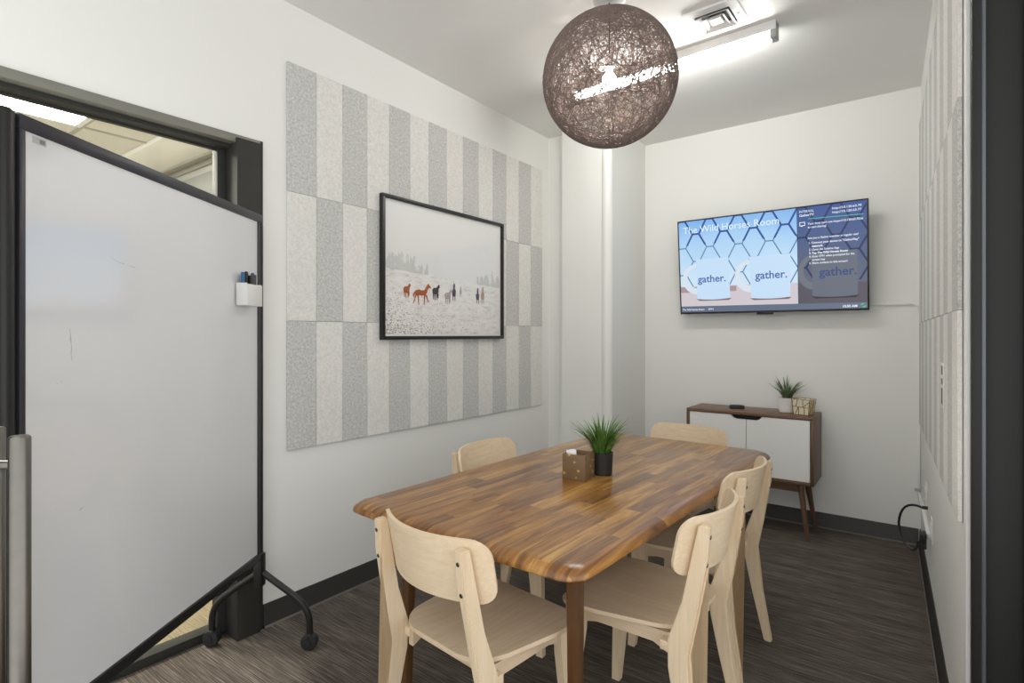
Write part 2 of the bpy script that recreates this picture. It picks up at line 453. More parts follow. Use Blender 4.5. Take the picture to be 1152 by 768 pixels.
b = B(); b.box((-4.75, 1.82, 0), (-2.75, 1.87, .10)); b.box((-4.9, 1.80, 2.28), (-2.7, 1.868, 2.46), .004); struct('trim_6', b, M['grey_door'])
b = B(); b.box((XC-.1, -2.2, 0), (XC, 1.95, 2.7)); struct('wall_corridor_end', b, M['corridor_wall'])
cl = thing('ceiling_light', 'lit flat ceiling light panel in the corridor behind the glass', 'ceiling light', (-3.82, .5, 2.6))
b = B(); b.box((-.31, -.62, -.008), (.31, -.59, 0)); b.box((-.31, .59, -.008), (.31, .62, 0)); b.box((-.31, -.59, -.008), (-.28, .59, 0)); b.box((.28, -.59, -.008), (.31, .59, 0)); obj('frame', b, M['white_metal'], cl)
b = B(); b.box((-.28, -.59, -.005), (.28, .59, -.001)); obj('diffuser', b, M['panel_light'], cl)

# black jamb closing the right wall
J0 = .094
jb = B()
y0, y1 = 1.945, 1.962
jb.box((J0+.006, 1.90, 0), (J0+.026, 1.962, H), .002)       # stop
pass
jb.box((J0+.036, 1.945, 0), (J0+.112, 1.962, H))
jb.box((J0+.112, 1.925, 0), (J0+.118, 1.962, H), .001); jb.box((J0+.121, 1.90, 0), (J0+.19, 1.962, H), .002)
jo = struct('trim_7', jb, M['jamb'])
b = B(); b.box((J0+.025, 1.905, 0), (J0+.036, 1.962, H), .004); obj('bevel_strip', b, M['strip'], jo)
b = B(); b.box((J0-.004, 1.944, 0), (J0+.006, 1.975, H), .001); struct('trim_8', b, M['trimwhite'])

# ------------------------------------------------------------------ felt wall panels
Z0, RH, CW, NC = .785, .611, .154, 14
def felt_panel(label, place, flip, out):
    t = thing('acoustic_panel', label, 'acoustic panel')
    for r in range(3):
        for c in range(NC):
            b = B()
            b.box((c*CW+.0006, min(0,out), r*RH+.0006), ((c+1)*CW-.0006, max(0,out), (r+1)*RH-.0006), .0015, seg=1)
            dark = (r+c+flip) % 2 == 0
            o = obj('felt_strip', b, M['felt_dark' if dark else 'felt_light'], t)
    t.matrix_world = place; return t
felt_panel('large striped grey and white felt panel on the left wall, behind the horse picture',
           Matrix(((0,-1,0,XL+.002), (1,0,0,1.446), (0,0,1,Z0), (0,0,0,1))), 0, -.012)
s0 = ryl(2.045+NC*CW)
felt_panel('pale striped felt panel on the right wall, beside the black door jamb',
           Matrix(((-RD.x, RN.x, 0, (R0+RD*ryl(2.045)+RN*.002).x), (-RD.y, RN.y, 0, (R0+RD*ryl(2.045)+RN*.002).y), (0,0,1,Z0+.006), (0,0,0,1))), 1, .012)
# small placard on the right felt
def on_right(Y, z, off=0): return R0 + RD*ryl(Y) + RN*off + V((0,0,z))
pl = thing('wall_placard', 'small pale placard with three dark text lines on the right felt panel', 'sign')
mp = Matrix(((-RD.x, RN.x, 0, on_right(2.56, 1.07, .0142).x), (-RD.y, RN.y, 0, on_right(2.56, 1.07, .0142).y), (0,0,1,1.07), (0,0,0,1)))
b = B(); b.box((-.12, 0, 0), (.02, .004, .16), .001); b.xform(mp); obj('plate', b, M['felt_light'], pl)
b = B()
for z0_, z1_ in ((.118, .15), (.083, .104), (.012, .07)): b.box((-.085, .004, z0_), (-.030, .0045, z1_))
b.xform(mp); obj('text_lines', b, M['black_plastic'], pl)

# ------------------------------------------------------------------ framed picture
PX = XL+.0145
pf = thing('framed_picture', 'black-framed photograph of horses running through snow on the left wall', 'picture', (PX, 1.990, 1.303))
PW, PH = 1.085, .805
Mx = Matrix(((0,1,0,0), (1,0,0,0), (0,0,1,0), (0,0,0,1)))   # local x across -> world Y, local y = out of the wall
def pic(b): return b.xform(Mx)
b = B()
b.box((0,0,0), (PW,.028,.020), .001); b.box((0,0,PH-.020), (PW,.028,PH), .001); b.box((0,0,.020), (.020,.028,PH-.020), .001); b.box((PW-.020,0,.020), (PW,.028,PH-.020), .001)
obj('frame', pic(b), M['black_plastic'], pf)
b = B(); b.box((.02,0,.02), (PW-.02,.010,PH-.02)); obj('mount', pic(b), M['print_edge'], pf)
b = B(); b.box((0,-.001,0), (PW-.062,0,PH-.062)); pr = obj('print', b, M['meadow'], pf)
pr.matrix_local = Matrix(((0,-1,0,.0105), (1,0,0,.031), (0,0,1,.031), (0,0,0,1)))
def horse(x, z, s, kind, mat, n=4):
    """a small running horse printed flat; x,z metres on the print"""
    b = B()
    def poly(p): b.poly_prism([(x+a*s, -.001, z+c*s) for a, c in p], (0,-.0003,0))
    if kind == 'side':
        poly([(-.50,.22),(-.42,.36),(-.2,.40),(.05,.36),(.25,.40),(.38,.60),(.50,.72),(.56,.80),(.60,.72),(.76,.58),(.72,.50),(.60,.54),(.52,.46),(.44,.24),(.30,.10),(0,.06),(-.25,.10),(-.42,.04)])
        for a, q, r_ in ((-.40,-.62,-.40), (-.28,-.20,-.46), (.26,.20,-.44), (.36,.56,-.30)): poly([(a-.06,.14),(a+.08,.14),((a+q)/2+.05,-.12),(q+.04,r_),(q-.03,r_),((a+q)/2-.04,-.12)])
        poly([(-.5,.30),(-.66,.10),(-.60,-.12),(-.52,.08),(-.44,.24)])
    elif kind == 'rear':
        poly([(-.30,.05),(-.32,.30),(-.16,.44),(.06,.44),(.20,.56),(.30,.70),(.40,.66),(.44,.50),(.32,.38),(.30,.12),(.16,-.02),(-.14,-.02)])
        for a, r_ in ((-.22,-.40), (-.06,-.46), (.14,-.44), (.24,-.30)): poly([(a-.06,.06),(a+.07,.06),(a+.05,r_),(a-.02,r_)])
    else:
        poly([(-.20,-.05),(-.22,.24),(-.10,.40),(-.08,.72),(.02,.86),(.10,.74),(.10,.42),(.20,.28),(.18,-.05),(.06,-.16),(-.06,-.16)])
        for a in (-.12, .10): poly([(a-.05,-.05),(a+.06,-.05),(a+.03,-.48),(a-.02,-.48)])
    return obj('printed_horse', b, mat, pr)
def hp(Y, z): return (Y-1.99-.031, z-1.303-.031)
for Y, z, s, k, m in ((2.178,1.575,.075,'rear','horse_bay'), (2.295,1.555,.105,'side','horse_bay'), (2.413,1.578,.085,'rear','horse_dark'),
                      (2.52,1.556,.085,'rear','horse_grey'), (2.578,1.585,.085,'front','horse_dark'), (2.64,1.60,.05,'front','horse_grey'), (2.808,1.575,.08,'front','horse_dark'), (2.860,1.580,.085,'front','horse_tan')):
    x, z = hp(Y, z); horse(x, z, s, k, M[m])
b = B(); b.box((.02,.020,.02), (PW-.02,.022,PH-.02)); obj('glazing', pic(b), M['picture_glass'], pf)

# ------------------------------------------------------------------ television
TVW, TVH = 1.237, .712
tv = thing('television', 'large flat black television glowing on the back wall above the sideboard', 'television', (-1.522, 4.235, 1.490))
tv.rotation_euler = (math.atan(.075/.72), 0, 0)
b = B(); b.box((0, .004, 0), (TVW, .035, TVH), .003); b.box((.2, .035, .08), (TVW-.2, .055, TVH-.2), .006); obj('housing', b, M['black_plastic'], tv)
b = B()
bz = .009
b.box((0,-.002,0), (TVW,.004,.014), .001); b.box((0,-.002,TVH-bz), (TVW,.004,TVH), .001); b.box((0,-.002,.014), (bz,.004,TVH-bz), .001); b.box((TVW-bz,-.002,.014), (TVW,.004,TVH-bz), .001)
obj('bezel', b, M['black_plastic'], tv)
b = B(); b.box((.555,-.004,-.014), (.665,.012,.003), .002); sb = obj('sensor_bar', b, M['black_plastic'], tv)
for q in (.3, .86):
    b = B(); b.box((q,.055,.22), (q+.08,.10,.55)); obj('wall_bracket', b, M['black_metal'], tv)
SX0, SX1, SZ0, SZ1 = bz, TVW-bz, .014, TVH-bz
scr = B(); scr.box((SX0, 0, SZ0), (SX1, .004, SZ1)); 
E = {}
def em(k, c, s=1.0):
    if k not in E: E[k] = emit('screen_'+k, c, s, (.004,.004,.004), .35)
    return E[k]
# picture's own tone: blue at the top, pale below
t = NT('screen_backdrop'); tc = t.node('ShaderNodeTexCoord'); sp = t.node('ShaderNodeSeparateXYZ'); t.link(tc.outputs['Object'], sp.inputs[0])
nb = t.noise(t.coords((4,1,3)), 1, 2)
g = t.math('ADD', t.math('DIVIDE', sp.outputs[2], .712), t.math('MULTIPLY', t.math('SUBTRACT', nb, .5), .3))
lightc = t.ramp(g, [(.25, (214,232,244)), (.5, (192,222,246)), (.8, (162,204,242)), (1, (126,178,232))])
darkc = t.ramp(g, [(.1, (96,100,112)), (.45, (86,96,120)), (.8, (66,88,138)), (1, (52,82,146))])
isd = t.math('GREATER_THAN', sp.outputs[0], .825)
t.link(t.mix(isd, lightc, darkc), t.b.inputs['Emission Color']); t.b.inputs['Emission Strength'].default_value = 1
t.b.inputs['Base Color'].default_value = (.004,.004,.004,1); t.b.inputs['Roughness'].default_value = .2; t.b.inputs['Specular IOR Level'].default_value = .35
screen = obj('screen', scr, t.m, tv)
LAY = [0]
def flat(name, polys, mat, lay):
    """flat pixels of the picture on the screen; lay orders them in tenths of a millimetre"""
    y = -.0002*lay; b = B()
    for p in polys:
        vs = [b.bm.verts.new((x, y, z)) for x, z in p]
        b.bm.faces.new(vs)
    return obj(name, b, mat, screen)
def clip(poly, x0, x1, z0, z1):
    for ax, lim, sg in ((0,x0,1), (0,x1,-1), (1,z0,1), (1,z1,-1)):
        out = []
        for i in range(len(poly)):
            p, q = poly[i-1], poly[i]; pi, qi = (p[ax]-lim)*sg >= 0, (q[ax]-lim)*sg >= 0
            if pi != qi:
                tt = (lim-p[ax])/(q[ax]-p[ax]); out.append((p[0]+(q[0]-p[0])*tt, p[1]+(q[1]-p[1])*tt))
            if qi: out.append(q)
        poly = out
        if len(poly) < 3: return None
    return poly
def seg(p, q, w):
    d = V((q[0]-p[0], q[1]-p[1])); n = V((-d.y, d.x)).normalized()*w/2; e = d.normalized()*w*.3
    return [(p[0]+n.x-e.x, p[1]+n.y-e.y), (p[0]-n.x-e.x, p[1]-n.y-e.y), (q[0]-n.x+e.x, q[1]-n.y+e.y), (q[0]+n.x+e.x, q[1]+n.y+e.y)]
# hexagon tiles: horizontal grout pieces at column centres, slanted ones between
def hexlines(x0, x1, z0, z1, w):
    ps = []; pitch = .1025; hl = .024
    for i in range(-1, 14):
        cx = .034+i*pitch
        for k in range(-3, 5):
            cz = (.502 if i % 2 == 0 else .604) + k*.204
            a = (cx-hl, cz); c = (cx+hl, cz)
            for s_ in (seg(a, c, w), seg(c, (cx+pitch-hl, cz+.102), w), seg(c, (cx+pitch-hl, cz-.102), w)):
                p = clip(s_, x0, x1, z0, z1)
                if p: ps.append(p)
    return ps
SPL = .825
flat('tile_grout', hexlines(SX0, SPL, .52, SZ1, .013), em('navy', (38,74,150)), 1)
flat('tile_grout', hexlines(SX0, SPL, .20, .52, .008), em('steelblue', (92,130,168)), 1)
flat('tile_grout', hexlines(SPL, SX1, .20, SZ1, .012), em('darknavy', (34,48,92)), 1)
flat('counter_band', [[(SX0,.05), (SPL,.05), (SPL,.200), (SX0,.213)]], em('pinkwood', (206,198,204)), 2)
flat('counter_band', [[(SX0,.165), (.42,.162), (.42,.200), (SX0,.208)]], em('rosewood', (170,146,150)), 3)
flat('counter_band', [[(SPL,.05), (SX1,.05), (SX1,.185), (SPL,.195)]], em('dimwood', (84,80,92)), 2)
def mug(x0, x1, xb0, xb1, zt, zb, hx, col, rim, hm):
    n = 12; pts = [(x0,zt)]
    for k in range(n+1):
        a = PI*k/n; xm, r = (xb0+xb1)/2, (xb1-xb0)/2
        pts.append((xm-r*math.cos(a), zb-.014*math.sin(a)))
    pts.append((x1,zt)); flat('pictured_mug', [pts], col, 5)
    out, inn = [], []
    zc, rz = .285, .098
    for k in range(13):
        a = PI/2+PI*k/12
        out.append((x0+.012+(x0+.012-hx)*math.cos(a)*1.0, zc+rz*math.sin(a)-.02*(1-math.sin(a)))); inn.append((x0+.012+(x0+.004-hx-.028)*math.cos(a), zc+.004+(rz-.034)*math.sin(a)-.015*(1-math.sin(a))))
    flat('mug_handle', [[out[k], out[k+1], inn[k+1], inn[k]] for k in range(12)], hm, 4)
    flat('mug_shade', [[(xb0-.01, zb-.008), (xb1+.01, zb-.008), (xb1-.01, zb-.022), (xb0+.02, zb-.022)]], rim, 4)
mug(.132, .370, .134, .376, .412, .120, .026, em('mugwhite', (196,222,246)), em('mugshade', (128,110,112)), em('mughandle', (214,226,238)))
mug(.513, .784, .521, .776, .403, .112, .410, em('mugwhite', (196,222,246)), em('mugshade', (128,110,112)), em('mughandle', (214,226,238)))
mug(.913, 1.174, .913, 1.176, .396, .108, .825, em('mugdim', (98,104,118)), em('mugdimshade', (44,42,50)), em('mugdimhandle', (108,112,124)))
flat('status_bar', [[(SX0,SZ0), (SX1,SZ0), (SX1,.052), (SX0,.060)]], em('bar', (96,108,130)), 6)
def text(s, x, z, size, mat, bold=0.0, lay=8, width=None, name='screen_text'):
    cu = bpy.data.curves.new('tmp', 'FONT'); cu.body = s; cu.size = size; cu.offset = bold; cu.resolution_u = 3
    o = bpy.data.objects.new('tmp', cu); C.objects.link(o)
    me = bpy.data.meshes.new_from_object(o.evaluated_get(bpy.context.evaluated_depsgraph_get()))
    bpy.data.objects.remove(o); bpy.data.curves.remove(cu)
    xs = [v.co.x for v in me.vertices]; k = width/(max(xs)-min(xs)) if width else 1
    me.transform(Matrix(((k,0,0,x-min(xs)*k), (0,0,1,-.0002*lay), (0,1,0,z), (0,0,0,1))))
    me.materials.clear(); me.materials.append(mat)
    r = bpy.data.objects.new(name, me); C.objects.link(r); r.parent = screen; return r
WT = em('textwhite', (236,242,250)); TG = em('textblue', (66,100,168)); TD = em('textdim', (48,66,122))
text('The Wild Horses Room', .043, .612, .072, em('title', (226,240,252)), width=.672)
text('gather.', .142, .238, .075, TG, .0011, width=.205)
text('gather.', .551, .240, .078, TG, .0011, width=.208)
text('gather.', .955, .236, .080, TD, .0011, width=.215)
text('INTERNAL', .842, .668, .022, WT, width=.088); text('GatherTV', .842, .643, .022, WT, .0004, width=.088)
text('http://10.130.63.70', 1.037, .668, .020, WT, .0002, width=.163); text('http://10.130.63.77', 1.037, .642, .020, WT, .0002, width=.163)
flat('divider_line', [[(.895,.622), (1.21,.614), (1.21,.618), (.895,.626)]], em('green', (84,190,170)), 7)
b4 = [(.842,.580,.876,.584), (.842,.602,.876,.606), (.842,.580,.846,.606), (.872,.580,.876,.606)]
flat('monitor_symbol', [[(a,c), (d,c), (d,e), (a,e)] for a, c, d, e in b4] + [[(.850,.576), (.862,.576), (.862,.580), (.850,.580)]], WT, 8)
for s, x, z, w, bo in (("Your host can't use https://10.130.63.70/at", .891, .576, .318, .0003), ('to start sharing!', .891, .553, .11, .0003), ('Are you a Gather member in regular use?', .890, .480, .292, .0003),
        ('1. Connect your device to "GatherPlay"', .897, .448, .288, .0004), ('network', .914, .425, .066, .0007), ('2. Open the Solstice App', .897, .402, .176, .0003), ('3. Tap The Wild Horses Room', .897, .379, .225, .0006),
        ('4. Enter 0791 when prompted for the', .897, .356, .262, .0003), ('screen key', .914, .334, .078, .0003), ('5. Share content to this screen!', .897, .312, .222, .0003)):
    text(s, x, z+.008, .019, WT, bo, width=w)
text('10:50 AM', 1.091, .022, .022, WT, .0005, width=.08)
text('The Wild Horses Room', .018, .028, .018, WT, .0003, width=.165); text('0791', .215, .028, .018, WT, .0003, width=.036)
n = 14; ring = [(1.205+.016*math.cos(2*PI*k/n), .032+.014*math.sin(2*PI*k/n)) for k in range(n)]
flat('round_symbol', [ring[2:8] , ring[9:14]+[ring[0]]], em('lime', (70,200,110)), 8)

# cable cover from the television to the corner
cr = thing('cable_raceway', 'thin white cable cover running right from the television on the back wall', 'cable cover')
b = B(); b.box((-.34, YB-.014, 1.520), (-.075, YB, 1.536), .002); obj('cover', b, M['trimwhite'], cr)
b = B(); pts = bez((-.080, YB-.007, 1.528), (-.040, YB-.007, 1.530), (-.034, YB-.007, 1.492), 8); b.tube(pts, .0085, 8); obj('elbow', b, M['trimwhite'], cr)

# corner conduit, low raceway, outlets and the black cord
cr2 = thing('cable_raceway', 'slim white upright cable cover in the right back corner above the cord', 'cable cover')
b = B(); b.box((-.034, YB-.016, .36), (-.020, YB, .74), .002); obj('cover', b, M['trimwhite'], cr2)
b = B(); b.box((-.050, YB-.018, .345), (-.022, YB, .36), .002); obj('end_cap', b, M['grey_metal'], cr2)
rw = thing('cable_raceway', 'short white cable cover along the foot of the right wall holding the black plug', 'cable cover')
b = B(); b.box((.06, -.018, .318), (ryl(3.42), 0, .346), .003, mtx=MR); obj('cover', b, M['whiteplastic'], rw)
def plate(Y, z, label, w=.075, h=.115):
    t = thing('outlet_plate', label, 'outlet', on_right(Y, z))
    b = B(); b.box((-w/2, 0, -h/2), (w/2, .006, h/2), .002); mt = Matrix(((-RD.x, RN.x, 0, 0), (-RD.y, RN.y, 0, 0), (0,0,1,0), (0,0,0,1)))
    b.xform(mt); obj('cover_plate', b, M['whiteplastic'], t)
    b = B()
    for zz in (-.022, .022):
        b.box((-.017, .006, zz-.014), (.017, .0075, zz+.014), .003)
    b.xform(mt); r = obj('receptacle', b, M['trimwhite'], t)
    b = B()
    for zz in (-.022, .022):
        b.box((-.007, .0075, zz-.004), (-.005, .0079, zz+.006)); b.box((.005, .0075, zz-.004), (.007, .0079, zz+.006))
    b.xform(mt); obj('slot', b, M['dark_recess'], r)
    return t
plate(3.72, .475, 'white outlet plate on the right wall, the farther one from the felt panel')
plate(3.30, .40, 'white outlet plate on the right wall beside the black power adapter')
pa = thing('power_adapter', 'small black power adapter with a looped cord at the foot of the right wall', 'adapter')
b = B(); b.box((ryl(3.45), -.036, .300), (ryl(3.37), -.0185, .352), .006, mtx=MR); b.box((ryl(3.41), -.034, .280), (ryl(3.37), -.0185, .304), .004, mtx=MR); obj('adapter_body', b, M['black_plastic'], pa)
b = B()
p0 = on_right(3.55, .44, .03); p1 = on_right(3.43, .30, .05)
pts = bez(p0, p0+RN*.09+V((0,.05,.02)), p0+RN*.10+V((0,.08,-.12)), 8)
pts += bez(pts[-1], pts[-1]+V((.01,.0,-.12)), p1+V((-.02,0,-.05)), 8)[1:] + bez(p1+V((-.02,0,-.05)), p1+V((0,0,-.04)), p1, 4)[1:]
b.tube(pts, .006, 8); b.tube([on_right(3.55,.44,.005), p0], .009, 8)
obj('cord', b, M['black_plastic'], pa)

# ------------------------------------------------------------------ ceiling fixtures
tf = thing('strip_light', 'lit white fluorescent strip light on the ceiling behind the woven globe', 'ceiling light', (-1.19, 3.03, H), math.radians(-1.5))
b = B(); b.box((-.60, -.035, -.048), (.60, .035, 0), .004); obj('housing', b, M['white_metal'], tf)
for s in (-1, 1):
    b = B(); b.box((s*.60-.03*(s > 0), -.032, -.086), (s*.60+.03*(s < 0), .032, 0), .004); obj('end_cap', b, M['grey_metal'], tf)
b = B(); b.tube([(-.572,0,-.070), (.572,0,-.070)], .017, 16); obj('fluorescent_tube', b, M['tube'], tf)
for s in (-1, 1):
    b = B(); b.lathe([(.005,0), (.005,.002)], (s*.585, -.0335, -.045), 10, 'y'); obj('screw', b, M['chrome'], tf)

vt = thing('ceiling_vent', 'square white air diffuser with stepped louvres on the ceiling', 'vent', (-.827, 2.80, H), math.radians(-1))
def ring(b, ho, hi, z0, z1, zi0=None, zi1=None):
    zi0 = z0 if zi0 is None else zi0; zi1 = z1 if zi1 is None else zi1
    sq = lambda h, z: [(h,h,z), (-h,h,z), (-h,-h,z), (h,-h,z)]
    b.loft([sq(ho, z0), sq(ho, z1), sq(hi, zi1), sq(hi, zi0), sq(ho, z0)], True, False, False)
b = B(); ring(b, .128, .085, 0, -.010, 0, -.012); obj('frame', b, M['white_metal'], vt)
b = B(); b.box((-.086,-.086,-.001), (.086,.086,0)); obj('throat', b, M['dark_recess'], vt)
for ho, hi in ((.080, .060), (.053, .034)):
    b = B(); ring(b, ho, hi, -.020, -.022, -.003, -.005); obj('louvre', b, M['white_metal'], vt)
b = B(); b.loft([[(.028,.028,-.002),(-.028,.028,-.002),(-.028,-.028,-.002),(.028,-.028,-.002)], [(.028,.028,-.018),(-.028,.028,-.018),(-.028,-.028,-.018),(.028,-.028,-.018)]], smooth=False); obj('louvre', b, M['white_metal'], vt)
for s in (-1, 1):
    b = B(); b.lathe([(.006,-.0135), (.006,-.0105)], (s*.106, 0, 0), 10); obj('screw', b, M['chrome'], vt)

# woven globe pendant
PR = .311
pn = thing('pendant_lamp', 'large brown woven string globe lamp hanging above the table', 'pendant lamp', (-1.178, 2.335, 2.518))
ph = H-2.518
b = B(); b.lathe([(.075, ph-.0), (.075, ph-.014), (.062, ph-.022), (.012, ph-.024)], n=32); obj('canopy', b, M['white_metal'], pn)
b = B(); b.tube([(0,0,ph-.02), (0,0,.10)], .0035, 8); obj('cord', b, M['black_plastic'], pn)
b = B(); b.lathe([(.004,.12), (.020,.115), (.021,.055), (.016,.05)], n=20); obj('socket', b, M['white_metal'], pn)
b = B(); b.lathe([(.012,.055), (.014,.035), (.030,.012), (.034,-.008), (.030,-.026), (.018,-.040), (.003,-.044)], n=20); obj('bulb', b, M['bulb'], pn)
b = B(); rs = random.Random(3)
for k in range(400):
    z = rs.uniform(-1, 1); a = rs.uniform(0, 2*PI); q = math.sqrt(1-z*z)
    n = V((q*math.cos(a), q*math.sin(a), z))
    off = rs.choice((rs.uniform(0,.35), rs.uniform(0,.8)))
    u = n.cross(V((0,0,1)) if abs(n.z) < .9 else V((1,0,0))).normalized(); w = n.cross(u)
    R = PR*rs.uniform(.985, 1.0); rr = R*math.sqrt(1-off*off)
    sr = rs.uniform(.0007, .0012); N = 56
    a1, a2, fq = rs.uniform(0,6.28), rs.uniform(.0,.05), rs.choice((2,3))
    prev = None; first = None
    for i in range(N):
        th = 2*PI*i/N
        d = (n*(off+a2*math.sin(fq*th+a1)) + (u*math.cos(th)+w*math.sin(th))*math.sqrt(1-off*off)).normalized()
        p = V((d.x*R, d.y*R, d.z*R*.975))
        tg = (-u*math.sin(th)+w*math.cos(th)); sd = tg.cross(d).normalized()
        rg = [b.bm.verts.new(p+d*sr), b.bm.verts.new(p-d*sr*.5+sd*sr), b.bm.verts.new(p-d*sr*.5-sd*sr)]
        if prev:
            for j in range(3): b.bm.faces.new((prev[j], prev[(j+1) % 3], rg[(j+1) % 3], rg[j]))
        else: first = rg
        prev = rg
    for j in range(3): b.bm.faces.new((prev[j], prev[(j+1) % 3], first[(j+1) % 3], first[j]))
obj('woven_shade', b, M['string'], pn)
b = B(); b.lathe([(.055, PR*.955), (.06, PR*.955+.006), (.055, PR*.955+.01), (.008, PR*.955+.01)], n=24, caps=False); obj('shade_cap', b, M['string'], pn)

# ------------------------------------------------------------------ table
def fine_rrect(a, c, q, n):
    p = rrect(a, c, q, n); o = []
    for i in range(len(p)):
        u, v = p[i], p[(i+1) % len(p)]; m = 14 if math.dist(u, v) > .2 else 1
        o += [(u[0]+(v[0]-u[0])*k/m, u[1]+(v[1]-u[1])*k/m) for k in range(m)]
    return o
TR = -.036; TC = V((-1.133, 2.130, 0))
tb = thing('dining_table', 'long glossy acacia stave table with rounded edges in the middle of the room', 'table', TC, TR)
hx, hy, r = .484, .929, .066
b = B(); rings = []
for ins, z in ((.060,.706), (.012,.706), (.004,.7075), (.0005,.7105), (0,.714), (.0015,.719), (.006,.7252), (.013,.7307), (.022,.7353), (.033,.7385), (.046,.740)):
    rings.append([(x*(1+.010*(1-(y/hy)**2)), y*(1+.016*(1-(x/hx)**2)), z) for x, y in fine_rrect(hx-ins, hy-ins, max(r-ins*.45, .01), 8)])
b.loft(rings); obj('tabletop', b, M['acacia'], tb)
for sx in (-1, 1):
    for sy in (-1, 1):
        b = B(); x0, y0 = sx*.358, sy*.742
        rg = []
        for z, h in ((0,.0145), (.35,.0185), (.60,.0205), (.706,.021)):
            k = (1-z/.7)*.006
            rg.append([(x0+sx*k+p, y0+sy*k+q, z) for p, q in rrect(h, h, .007, 3)])
        b.loft(rg, smooth=False); obj('leg', b, M['acacia_leg'], tb)
b = B(); e = .415
b.box((-.31, -.70, .68), (-.285, .70, .7055)); b.box((-.285,-.012,.68), (.285,.012,.7055)); b.box((.285, -.70, .68), (.31, .70, .7055)); obj('under_rail', b, M['acacia_leg'], tb)

# ------------------------------------------------------------------ chairs
def make_chair():
    t = thing('dining_chair', '', 'chair')
    # seat
    b = B(); grid = []
    y0, y1, rr = .055, .475, .10
    ys = [y0+(y1-y0)*(.5-.5*math.cos(PI*i/22)) for i in range(23)]
    for y in ys:
        u = (y-y0)/(y1-y0); w = .180+.045*min(1, u*1.5)
        if y < y0+rr: w -= rr*.95*(1-math.sqrt(max(0, 1-((y0+rr-y)/rr)**2)))
        r2 = .06
        if y > y1-r2: w -= r2*(1-math.sqrt(max(0, 1-((y-y1+r2)/r2)**2)))
        row = []
        for k in range(13):
            s = -1+2*k/12; x = s*w
            z = .459-.012*(1-s*s)*math.sin(PI*min(1, u*1.1)) - .020*max(0, u-.82)**1.5*6 + .005*(1-u)
            row.append((x, y, z))
        grid.append(row)
    b.shell(grid, .012); obj('seat', b, M['ash_d'], t)
    # backrest: curved veneer plate with rounded corners
    b = B(); grid = []; hw, zt, zb, rc = .228, .806, .632, .050
    xs = [hw*(math.sin(PI/2*(-1+2*i/28))) for i in range(29)]
    for x in xs:
        e = max(0, abs(x)-(hw-rc)); d = rc*(1-math.sqrt(max(0, 1-(e/rc)**2)))*.98
        col = []
        for k in range(9):
            z = zb+d+(zt-zb-2*d)*k/8
            y = -.028+1.55*x*x + (.785-z)*.20 + .006
            col.append((x, y, z))
        grid.append(col)
    b.shell(grid, .011); obj('backrest', b, M['ash_h'], t)
    # rear legs: bent, widest at the seat
    for s in (-1, 1):
        prof = [(-.016,.787), (-.010,.700), (.022,.520), (.045,.405), (.028,.22), (-.008,.0), (.022,.0), (.072,.22), (.100,.360), (.103,.440), (.062,.560), (.034,.700), (.0165,.787)]
        def xo(z): return .180+.033*(1-z/.787)
        b = B()
        n = len(prof); a = [b.bm.verts.new((s*(xo(z)-.014), y, z)) for y, z in prof]; c = [b.bm.verts.new((s*(xo(z)+.014), y, z)) for y, z in prof]
        # strips between front and rear edge so the board stays flat
        L = prof[:6]; Rr = prof[:5:-1][:7]
        b.bm.faces.new(a[::-1]); b.bm.faces.new(c)
        for i in range(n): b.bm.faces.new((a[i], a[(i+1) % n], c[(i+1) % n], c[i]))
        bmesh.ops.triangulate(b.bm, faces=[f for f in b.bm.faces if len(f.verts) > 4])
        bmesh.ops.recalc_face_normals(b.bm, faces=b.bm.faces[:])
        bmesh.ops.bevel(b.bm, geom=[e for e in b.bm.edges if len(e.link_faces) == 2 and e.calc_face_angle() > 1.2], offset=.0035, segments=2, affect='EDGES')
        lg = obj('leg', b, M['ash_v'], t)
        for z in (.755, .675):
            yy = -.016+(.787-z)*.069 if z > .7 else -.010+(.70-z)*.1778
            nv = V((0, -1, -.1)).normalized()
            pc = V((s*xo(z), yy+.003, z))
            b = B(); b.tube([pc, pc+nv*.005], [.0068, .0058], 12); b.mi = 1
            b.tube([pc+nv*.005, pc+nv*.0053], .0028, 6); obj('screw', b, [M['chrome'], M['screw_hole']], lg)
    # front legs
    for s in (-1, 1):
        b = B(); x0 = s*.172
        pr_ = [(.392,.445), (.395,.36), (.440,0), (.470,0), (.458,.36), (.460,.445)]
        b.poly_prism([(x0-.014+s*(.445-z)*.03, y, z) for y, z in pr_], (.028,0,0))
        bmesh.ops.bevel(b.bm, geom=[e for e in b.bm.edges if len(e.link_faces) == 2 and e.calc_face_angle() > 1.2], offset=.003, segments=2, affect='EDGES')
        obj('leg', b, M['ash_v'], t)
    # aprons
    for s in (-1, 1):
        b = B(); b.poly_prism([(s*.165-.010, y, z) for y, z in ((.098,.443), (.098,.375), (.16,.402), (.35,.402), (.40,.39), (.40,.443))], (.020,0,0)); obj('side_apron', b, M['ash_d'], t)
    b = B(); b.box((-.160,.425,.398), (.160,.445,.443), .002); obj('front_apron', b, M['ash_h'], t)
    b = B(); b.box((-.168,.118,.398), (.168,.140,.444), .002); b.box((-.206,.088,.404), (-.160,.126,.432), .002); b.box((.160,.088,.404), (.206,.126,.432), .002); obj('rear_apron', b, M['ash_h'], t)
    return t
proto = make_chair()
